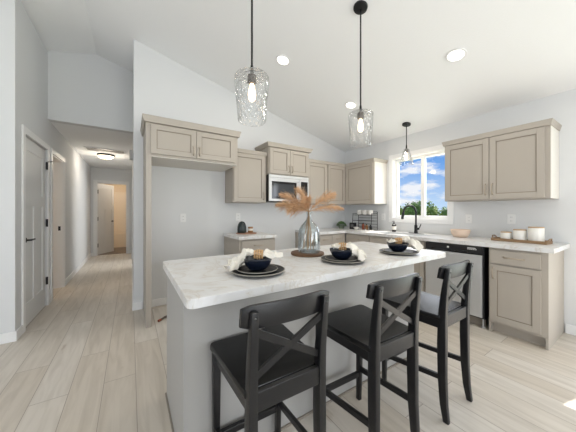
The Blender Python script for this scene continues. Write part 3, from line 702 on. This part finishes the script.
# outlets
def outlet(label, loc, rz, n=1, switch=False):
    t = thing('wall_switch' if switch else 'wall_outlet', label, 'switch' if switch else 'outlet', loc, rz, None if switch else 'white wall outlets')
    obj('cover_plate', bx(-.037*n, .037*n, -.006, -.0005, -.058, .058, bev=.003), PLAS, t)
    for s in (-1, 1):
        o = obj('socket', bx(-.017, .017, -.008, -.0062, s*.022-.014, s*.022+.014, bev=.001), PLAS, t)
        bm = B()
        for xx in (-.006, .006): box(bm, xx-.0015, xx+.0015, -.0086, -.0081, s*.022-.006, s*.022+.006)
        obj('slot', bm, SLOT, o)
outlet('white wall outlet inside the empty fridge alcove', (.607, YB, 1.15), 0)
outlet('white wall outlet above the small worktop with the dark dome jar', (1.406, YB, 1.155), 0)
outlet('white wall outlet just right of the window, above the peach bowl', (XR, 1.408, 1.143), RZ9)
outlet('white wall outlet above the wooden tray of canisters', (XR, .982, 1.152), RZ9)
outlet('white wall outlet between the mug rack and the window', (XR, 2.70, 1.143), RZ9)

# ================================================================== ISLAND TABLE SETTINGS
def plate(r, h, name, label, loc, group, rim=.004):
    t = thing(name, label, 'plate', loc, 0, group)
    bm = B(); lathe(bm, [(0, 0), (r*.60, 0), (r*.66, .002), (r*.985, h-.002), (r*.985, h+.001), (r*.955, h+.001), (r*.66, .007), (r*.60, .0055), (0, .0055)], seg=40); obj('dish', bm, PLATE, t, True)
    bm = B(); lathe(bm, [(r*.986, h-.003), (r, h-.001), (r, h+.0012), (r*.986, h+.0025), (r*.97, h+.0015)], seg=40, close=True); obj('rim', bm, RIM, t, True)
    return t
def napkin(label, loc, rz, lf, lt, wd, seed, drop=.05):
    """crumpled linen pulled through a ring: wide ruffled fan on +x (lf long), slim tail on -x (lt long)"""
    rnd = random.Random(seed); ph = rnd.random()*6; bm = B(); nu, nv = 64, 44; g = []
    for i in range(nu+1):
        s = -1+2*i/nu; a = abs(s); row = []
        for k in range(nv+1):
            w_ = -1+2*k/nv
            if s > 0:
                half = .009+wd*a**.7*(1+.12*math.sin(5*s+ph)); x = s*lf*(1-.22*w_*w_+.09*math.sin(4*w_+ph))
                amp = .019*min(1, a*2.2); z = .012+.022*math.sin(min(1, a*1.5)*PI)-drop*a**1.6-.030*abs(w_)**1.5*a
            else:
                half = .009+wd*.48*math.sin(PI*min(1, a*.93)**.9); x = s*lt*(1-.10*w_*w_)
                amp = .010*math.sin(PI*min(1, a)); z = .012-.008*a-.010*abs(w_)*a
            y = w_*half
            z += amp*(math.sin(w_*9+ph+3*s)*.8+math.sin(w_*17-ph+5*s)*.4)
            n1 = noise.noise(Vector((x*30+seed, y*30, 1.3))); n2 = noise.noise(Vector((x*30+seed, y*30, 7.1)))
            q = min(1, a*2.5); row.append(bm.verts.new((x+n2*.026*q, y+n1*.024*q, z+abs(n1)*.040*q+noise.noise(Vector((x*75, y*75, seed)))*.007*q)))
        g.append(row)
    for i in range(nu):
        for k in range(nv): bm.faces.new((g[i][k], g[i+1][k], g[i+1][k+1], g[i][k+1]))
    o = obj('napkin', bm, LINEN, None, True); o.location = loc; o.rotation_euler = (0, 0, rz)
    md = o.modifiers.new('thickness', 'SOLIDIFY'); md.thickness = .0012
    return tag(o, label, 'napkin', 'cream linen napkins on the place settings')
def ring_beads(label, loc, rz):
    bm = B()
    for j in (-1.5, -.5, .5, 1.5):
        for k in range(11):
            t = 2*PI*(k+(j % 1 if j > 0 else 0))/11; bmesh.ops.create_icosphere(bm, subdivisions=1, radius=.0068, matrix=Matrix.Translation((j*.0135, (.026-.003*abs(j))*math.cos(t), (.024-.003*abs(j))*math.sin(t))))
    o = obj('napkin_ring', bm, BEADS, None, True); o.location = loc; o.rotation_euler = (0, 0, rz)
    return tag(o, label, 'napkin ring', 'beaded wooden napkin rings')
ZI = .9005
settings = (((.60, 1.235), 'left setting, nearest the camera', R(150), 11, .17, .14, .062, .062),
            ((1.222, 1.205), 'middle setting, beside the vase', R(-48), 23, .145, .08, .062, .062),
            ((1.835, 1.185), 'right setting, at the far island end', R(-46), 37, .17, .09, .062, .045))
for (x, y), where, rz, sd, l1, l2, wd, dr in settings:
    plate(.148, .017, 'dinner_plate', 'large charcoal dinner plate, lower plate of the '+where, (x, y, ZI), 'charcoal dinner plates on the island')
    plate(.113, .014, 'salad_plate', 'smaller charcoal plate, upper plate of the '+where, (x-.004, y+.004, ZI+.0075), 'charcoal salad plates on the island')
    bm = B(); lathe(bm, [(0, 0), (.038, 0), (.045, .004), (.066, .025), (.080, .055), (.083, .068), (.080, .069), (.076, .056), (.062, .028), (.04, .010), (0, .008)], seg=40)
    o = obj('bowl', bm, BOWLM, None, True); o.location = (x-.004, y+.004, ZI+.015); tag(o, 'dark blue-black bowl on the plates of the '+where, 'bowl', 'dark bowls on the island')
    napkin('cream linen napkin on the bowl of the '+where, (x, y, ZI+.088), rz, l1, l2, wd, sd, dr)
    ring_beads('tan beaded napkin ring of the '+where, (x, y, ZI+.100), rz)

# vase on board
t = thing('round_board', 'round walnut board under the glass vase on the island', 'board', (1.175, 1.54, ZI))
bm = B(); lathe(bm, [(0, 0), (.125, 0), (.131, .004), (.131, .013), (.126, .016), (0, .016)], seg=48); obj('board', bm, WALNUT, t, True)
bm = B(); lathe(bm, [(.122, .0162), (.130, .0162), (.130, .0185), (.122, .0185)], seg=48, close=True); obj('raised_rim', bm, WALNUT, t, True)
vx, vy, vz = 1.185, 1.532, ZI+.0165
bm = B(); prof = [(0, .004), (.055, .002), (.078, .004), (.086, .012), (.088, .03), (.086, .10), (.085, .15), (.078, .185), (.060, .215), (.036, .24), (.022, .262), (.018, .285), (.017, .305), (.022, .312), (.022, .318), (.018, .320)]
lathe(bm, prof, (0, 0, 0), 44)
lathe(bm, [(.014, .320), (.013, .285), (.017, .262), (.031, .24), (.055, .213), (.073, .183), (.080, .15), (.081, .10), (.082, .032), (.074, .018), (0, .014)], (0, 0, 0), 44)
v_ = obj('glass_vase', bm, VASE, None, True); v_.location = (vx, vy, vz); tag(v_, 'pale blue glass demijohn vase holding dried plumes on the walnut board', 'vase')
def plume(tip, label, seed, spread=.075, n=620):
    rnd = random.Random(seed); t = thing('dried_plume', label, 'dried plant', (vx, vy, vz+.03), 0, 'dried pampas plumes in the glass vase')
    o0 = Vector((vx, vy, vz+.03)); tip = Vector(tip)-o0; neck = Vector((rnd.uniform(-.006, .006), rnd.uniform(-.006, .006), .29))
    base = Vector((rnd.uniform(-.05, .05), rnd.uniform(-.05, .05), -.005))
    pts = []
    for k in range(9): q = k/8; pts.append(base.lerp(neck, q))
    h = Vector((tip.x, tip.y, 0)); ctrl = neck+(tip-neck)*.45+Vector((0, 0, .055))
    cur = []
    for k in range(1, 13): q = k/12; p = neck*(1-q)**2+ctrl*2*q*(1-q)+tip*q*q; pts.append(p); cur.append(p)
    bm = B(); tube(bm, pts, [.0028]*9+[.0028-.0018*k/12 for k in range(1, 13)], 6); obj('stem', bm, STEM, t, True)
    bm = B()
    for i in range(n):
        q = rnd.random()**.8; f = q*(len(cur)-1); a = int(f); b = min(a+1, len(cur)-1); p = cur[a].lerp(cur[b], f-a)
        d = (cur[b]-cur[max(a-1, 0)]).normalized()
        side = Vector((rnd.gauss(0, 1), rnd.gauss(0, 1), rnd.gauss(0, 1))); side = (side-d*side.dot(d)).normalized()
        L = spread*(.25+.8*math.sin(PI*min(.97, q*.85+.12)))*rnd.uniform(.4, 1.5); e = p+d*L*.8+side*L*rnd.uniform(.2, .8)+Vector((0, 0, -.30*L*rnd.random())); wv = d.cross(side)*rnd.uniform(.0008, .0020)
        mid = p.lerp(e, .5)+side*L*.12
        v = [bm.verts.new(c) for c in (p, mid+wv, e, mid-wv)]; bm.faces.new(v)
    obj('plume_head', bm, PLUME, t, recalc=False)
plume((.935, 1.60, 1.29), 'dried tan plume leaning far left, upper of the two left tips', 1)
plume((.94, 1.45, 1.252), 'dried tan plume leaning far left, drooping lowest', 2)
plume((1.00, 1.66, 1.375), 'dried tan plume rising to the upper left', 3, .065)
plume((1.135, 1.62, 1.425), 'dried tan plume standing tallest, in front of the microwave', 4, .065)
plume((1.43, 1.50, 1.385), 'dried golden plume rising to the upper right', 5)
plume((1.52, 1.50, 1.262), 'dried tan plume reaching far right, nearly level', 6, .055)
plume((1.09, 1.44, 1.33), 'short dried tan plume at the front of the bunch', 8, .065, 600)
plume((1.24, 1.68, 1.33), 'short dried tan plume at the back of the bunch', 9, .065, 600)

# ================================================================== SMALL WORKTOP ITEMS
ZC = .9145
o = obj('serving_board', (lambda bm: (lathe(bm, [(0, 0), (.145, 0), (.15, .004), (.15, .010), (.145, .012), (0, .012)], seg=40), bm)[-1])(B()), mat('reddish_board', (168, 128, 104), .6, noise_amt=.2), None, True)
o.location = (1.435, 3.36, ZC); tag(o, 'round reddish board under the dark dome jar and small cup', 'board')
bm = B(); prof = [(0, 0), (.058, 0), (.064, .006), (.067, .04), (.064, .09), (.054, .13), (.036, .158), (.015, .168), (0, .17)]
lathe(bm, prof, (0, 0, 0), 32); o = obj('dome_jar', bm, TEAL, None, True); o.location = (1.372, 3.38, ZC+.0125); tag(o, 'dark teal-black rounded dome jar on the small worktop', 'jar')
t = thing('small_cup', 'small amber-brown and cream cup beside the dark dome jar', 'cup', (1.50, 3.36, ZC+.0125))
bm = B(); lathe(bm, [(0, 0), (.036, 0), (.038, .004), (.038, .085), (.034, .085), (.033, .01), (0, .008)]); obj('cup_body', bm, COPPER, t, True)
bm = B()
for k in range(9):
    a = R(-70+17*k-90+60); 
lathe(bm, [(.0385, .03), (.0392, .032), (.0392, .058), (.0385, .06)], seg=28, close=True); obj('cream_band', bm, LABELM, t, True)
# floor: water line in the alcove
bm = B(); tube(bm, [(.28, 3.10, .012), (.33, 3.15, .016), (.38, 3.13, .03), (.45, 3.18, .02), (.52, 3.15, .012), (.60, 3.2, .02), (.68, 3.4, .012), (.62, 3.58, .05)], .012, 10)
hs = obj('supply_hose', bm, HOSE, None, True); tag(hs, 'dark braided water supply hose on the alcove floor behind the island', 'hose')
bm = B(); tube(bm, [(.26, 3.085, .014), (.285, 3.105, .014)], .0135, 10); obj('end_fitting', bm, RUST, hs, True)

# tray with canisters
t = thing('wooden_tray', 'weathered wooden tray with end handles carrying three canisters on the worktop', 'tray', (3.50, .85, ZC), R(-4))
bm = B(); box(bm, -.085, .085, -.225, .225, 0, .010, bev=.003); box(bm, -.085, -.073, -.225, .225, .010, .030, bev=.002); box(bm, .073, .085, -.225, .225, .010, .030, bev=.002)
box(bm, -.073, .073, -.225, -.213, .010, .030); box(bm, -.073, .073, .213, .225, .010, .030); obj('tray_base', bm, TRAYM, t)
for s in (-1, 1):
    bm = B(); tube(bm, [(-.045, s*.219, .026), (-.04, s*.228, .045), (-.02, s*.232, .052), (.02, s*.232, .052), (.04, s*.228, .045), (.045, s*.219, .026)], .0055, 8); obj('handle', bm, TRAYM, t, True)
for y, r, h, lb in ((.966, .048, .082, 'shortest'), (.852, .054, .115, 'middle-sized'), (.725, .061, .148, 'tallest')):
    t = thing('canister', lb+' of three white ceramic canisters on the wooden tray', 'canister', (3.50-(.85-y)*.05, y, ZC+.0105), 0, 'white canisters on the wooden tray')
    bm = B(); lathe(bm, [(0, 0), (r*.96, 0), (r, .005), (r, h-.006), (r*.97, h-.002), (0, h-.002)], seg=36); obj('body', bm, CERAM, t, True)
    bm = B(); lathe(bm, [(0, h-.001), (r*.99, h-.001), (r*1.0, h+.002), (r*.97, h+.009), (0, h+.010)], seg=36); obj('lid', bm, LIDW, t, True)
# peach bowl
bm = B(); lathe(bm, [(0, 0), (.062, 0), (.075, .006), (.098, .05), (.106, .095), (.103, .098), (.095, .055), (.07, .014), (0, .010)], seg=44)
o = obj('bamboo_bowl', bm, PEACH, None, True); o.location = (3.52, 1.42, ZC); tag(o, 'peach-coloured bamboo bowl on the worktop above the dishwasher', 'bowl')
# soap bottle
t = thing('soap_bottle', 'dark soap bottle with white label and pump beside the sink', 'bottle', (3.56, 2.375, ZC))
bm = B(); lathe(bm, [(0, 0), (.030, 0), (.033, .004), (.033, .105), (.028, .118), (.013, .128), (.013, .138), (0, .138)]); obj('body', bm, mat('amber_black_glass', (30, 24, 20), .15), t, True)
bm = B(); lathe(bm, [(.0335, .035), (.034, .036), (.034, .088), (.0335, .089)], seg=28, close=True); obj('label_band', bm, LABELM, t, True)
bm = B(); lathe(bm, [(0, .138), (.014, .138), (.014, .150), (.005, .152), (.005, .172), (0, .172)]); box(bm, -.05, .008, -.006, .006, .166, .176, bev=.002); obj('pump', bm, BLK, t, True)
# plant
t = thing('potted_plant', 'round green succulent-like plant in the worktop corner', 'plant', (3.42, 3.40, ZC))
bm = B(); lathe(bm, [(0, 0), (.045, 0), (.052, .01), (.058, .05), (.054, .05), (.045, .012), (0, .012)]); obj('pot', bm, mat('sage_pot', (120, 132, 112), .6), t, True)
bm = B(); rnd = random.Random(5)
for k in range(150):
    th = rnd.uniform(0, 2*PI); ph_ = math.acos(rnd.uniform(-.25, 1)); d = Vector((math.sin(ph_)*math.cos(th), math.sin(ph_)*math.sin(th), math.cos(ph_)*.75)); p = Vector((0, 0, .065))+d*.05
    e = Vector((0, 0, .065))+Vector((d.x*.105, d.y*.105, d.z*.105)); s = d.cross(Vector((0, 0, 1))+Vector((rnd.random()*.3, rnd.random()*.3, 0))).normalized()*.016
    m_ = p.lerp(e, .6); nrm = d.cross(s).normalized()*.005
    v = [bm.verts.new(c) for c in (p, m_+s+nrm, e, m_-s+nrm)]; bm.faces.new(v)
obj('foliage', bm, LEAF, t, recalc=False)
# mug rack
rk = thing('mug_rack', 'black wire rack with mugs on top in the worktop corner by the window', 'rack', (3.55, 2.95, ZC), RZ9)
WD, DP = .21, .075
def wires(lines, r=.004):
    bm = B()
    for ln in lines: tube(bm, ln, r, 8)
    return bm
for s in (-1, 1):
    x = s*WD
    obj('side_frame', wires([[(x, -DP-.02, .004), (x, DP, .004), (x, DP, .32)], [(x, -DP-.02, .004), (x, -DP, .29), (x, DP, .29)], [(x, -DP-.01, .16), (x, DP, .16)]], .0055), BLK, rk)
for z in (.16, .262):
    obj('shelf', wires([[(-WD, y, z), (WD, y, z)] for y in (-DP, -DP*.5, 0, DP*.5, DP)]), BLK, rk)
obj('back_wire', wires([[(-WD, DP, z), (WD, DP, z)] for z in (.05, .10, .21, .32)], .004), BLK, rk)
Mrk = rk.matrix_basis
def mug(label, lx, z, ang):
    p = Matrix.Translation((3.55, 2.95, ZC)) @ Matrix.Rotation(RZ9, 4, 'Z') @ Vector((lx, 0, z))
    t = thing('mug', label, 'mug', p, ang, 'white mugs on the wire rack')
    bm = B(); lathe(bm, [(0, 0), (.030, 0), (.042, .01), (.047, .04), (.047, .085), (.044, .085), (.043, .03), (.029, .008), (0, .006)]); obj('cup_body', bm, CERAM, t, True)
    bm = B(); tube(bm, [(.045, 0, .068), (.064, 0, .07), (.072, 0, .048), (.062, 0, .024), (.044, 0, .026)], .005, 8); obj('handle', bm, CERAM, t, True)
mug('white mug on top of the wire rack, leftmost of three', -.12, .2665, R(200))
mug('white mug on top of the wire rack, middle of three', 0, .2665, R(190))
mug('white mug on top of the wire rack, rightmost of three', .12, .2665, R(210))
# things around the rack
t = thing('coffee_box', 'black box with a pale square front at the left foot of the wire rack', 'box', (3.45, 3.14, ZC), R(-80))
obj('box_body', bx(-.055, .055, -.03, .03, 0, .12, bev=.003), BLK, t); obj('front_window', bx(-.03, .03, -.0315, -.0302, .035, .09), mat('grey_window', (90, 90, 92), .3), t)
o = obj('small_bowl', (lambda bm: (lathe(bm, [(0, 0), (.025, 0), (.03, .004), (.052, .045), (.05, .047), (.028, .010), (0, .008)]), bm)[-1])(B()), CERAM, None, True); o.location = (3.42, 3.03, ZC); tag(o, 'small white bowl in front of the wire rack', 'bowl')
for (x, y, m_, hh, lb) in ((3.555, 2.99, RUST, .12, 'rust-red bottle standing on the worktop inside the wire rack'), (3.55, 2.91, COPPER, .10, 'amber-brown jar standing on the worktop inside the wire rack'), (3.56, 2.83, BLK, .09, 'black jar at the right end inside the wire rack')):
    t = thing('spice_bottle', lb, 'bottle', (x, y, ZC), 0, 'bottles in the wire rack')
    bm = B(); lathe(bm, [(0, 0), (.022, 0), (.024, .004), (.024, hh*.7), (.012, hh*.82), (.012, hh*.86), (0, hh*.86)]); obj('body', bm, m_, t, True)
    bm = B(); lathe(bm, [(0, hh*.865), (.014, hh*.865), (.014, hh), (0, hh)]); obj('cap', bm, BLK, t, True)
t = thing('open_book', 'white open book lying flat on the worktop between the rack and the sink', 'book', (3.30, 2.70, ZC), R(-75))
for s in (-1, 1):
    bm = B(); rings = []
    for k in range(7):
        q = k/6; x = s*q*.13; z = .004+.012*math.sin(min(1, q*1.3)*PI)*.8
        rings.append([(x, -.09, .0005), (x, .09, .0005), (x, .09, z+.003), (x, -.09, z+.003)])
    loft(bm, rings); obj('pages', bm, CERAM, t, True)

# ================================================================== OUTSIDE
g = obj('ground', bx(3.9, 90, -60, 80, -.8, -.6), GRASS); g['kind'] = 'structure'
def tree(x, y, h, r, m, label, seed):
    h *= .86; r *= .9
    rnd = random.Random(seed); t = thing('leafy_tree', label, 'tree', (x, y, -.6), rnd.uniform(0, 6), 'trees seen through the kitchen window')
    bm = B(); tube(bm, [(0, 0, 0), (.05, .02, h*.4), (0, .06, h*.75)], [.12, .09, .04], 8)
    for k in range(5):
        a = rnd.uniform(0, 2*PI); tube(bm, [(.03, .02, h*(.3+.08*k)), (math.cos(a)*r*.6, math.sin(a)*r*.6, h*(.55+.07*k))], [.04, .015], 6)
    obj('trunk', bm, BARK, t, True)
    bm = B()
    blobs = [(Vector((rnd.gauss(0, r*.36), rnd.gauss(0, r*.36), h*.35+h*.5*rnd.random())), r*rnd.uniform(.35, .55)) for _ in range(9)]+[(Vector((0, 0, h*.86)), r*.3)]
    for c, br in blobs:
        for k in range(230):
            d = Vector((rnd.gauss(0, 1), rnd.gauss(0, 1), rnd.gauss(0, 1))).normalized(); p = c+d*br*rnd.uniform(.55, 1.08)
            a = Vector((rnd.gauss(0, 1), rnd.gauss(0, 1), rnd.gauss(0, 1))).normalized()*.09; b = a.cross(d).normalized()*.05
            v = [bm.verts.new(q) for q in (p-a, p+b, p+a, p-b)]; bm.faces.new(v)
    obj('crown', bm, m, t, recalc=False)
trs = [(20.5, 13.6, 2.0, 1.5, TREE2, 'pale low bushy tree at the left edge of the window view'), (20, 12.3, 2.35, 1.3, TREE1, 'mid-green bushy tree second from the left in the window view'),
       (19, 10.9, 3.0, 1.3, TREE3, 'tall deep-green tree just left of the window mullion'), (21, 11.2, 2.5, 1.5, TREE2, 'pale green tree behind the mullion, set farther back'),
       (19.5, 9.7, 2.3, 1.4, TREE1, 'mid-green tree right of the window mullion'), (20, 8.6, 2.45, 1.4, TREE3, 'deep-green tree in the right window pane'), (19, 7.3, 2.6, 1.5, TREE1, 'mid-green tree at the right edge of the window view')]
for i, (x, y, h, r, m_, lb) in enumerate(trs): tree(x, y, h, r, m_, lb, 50+i)
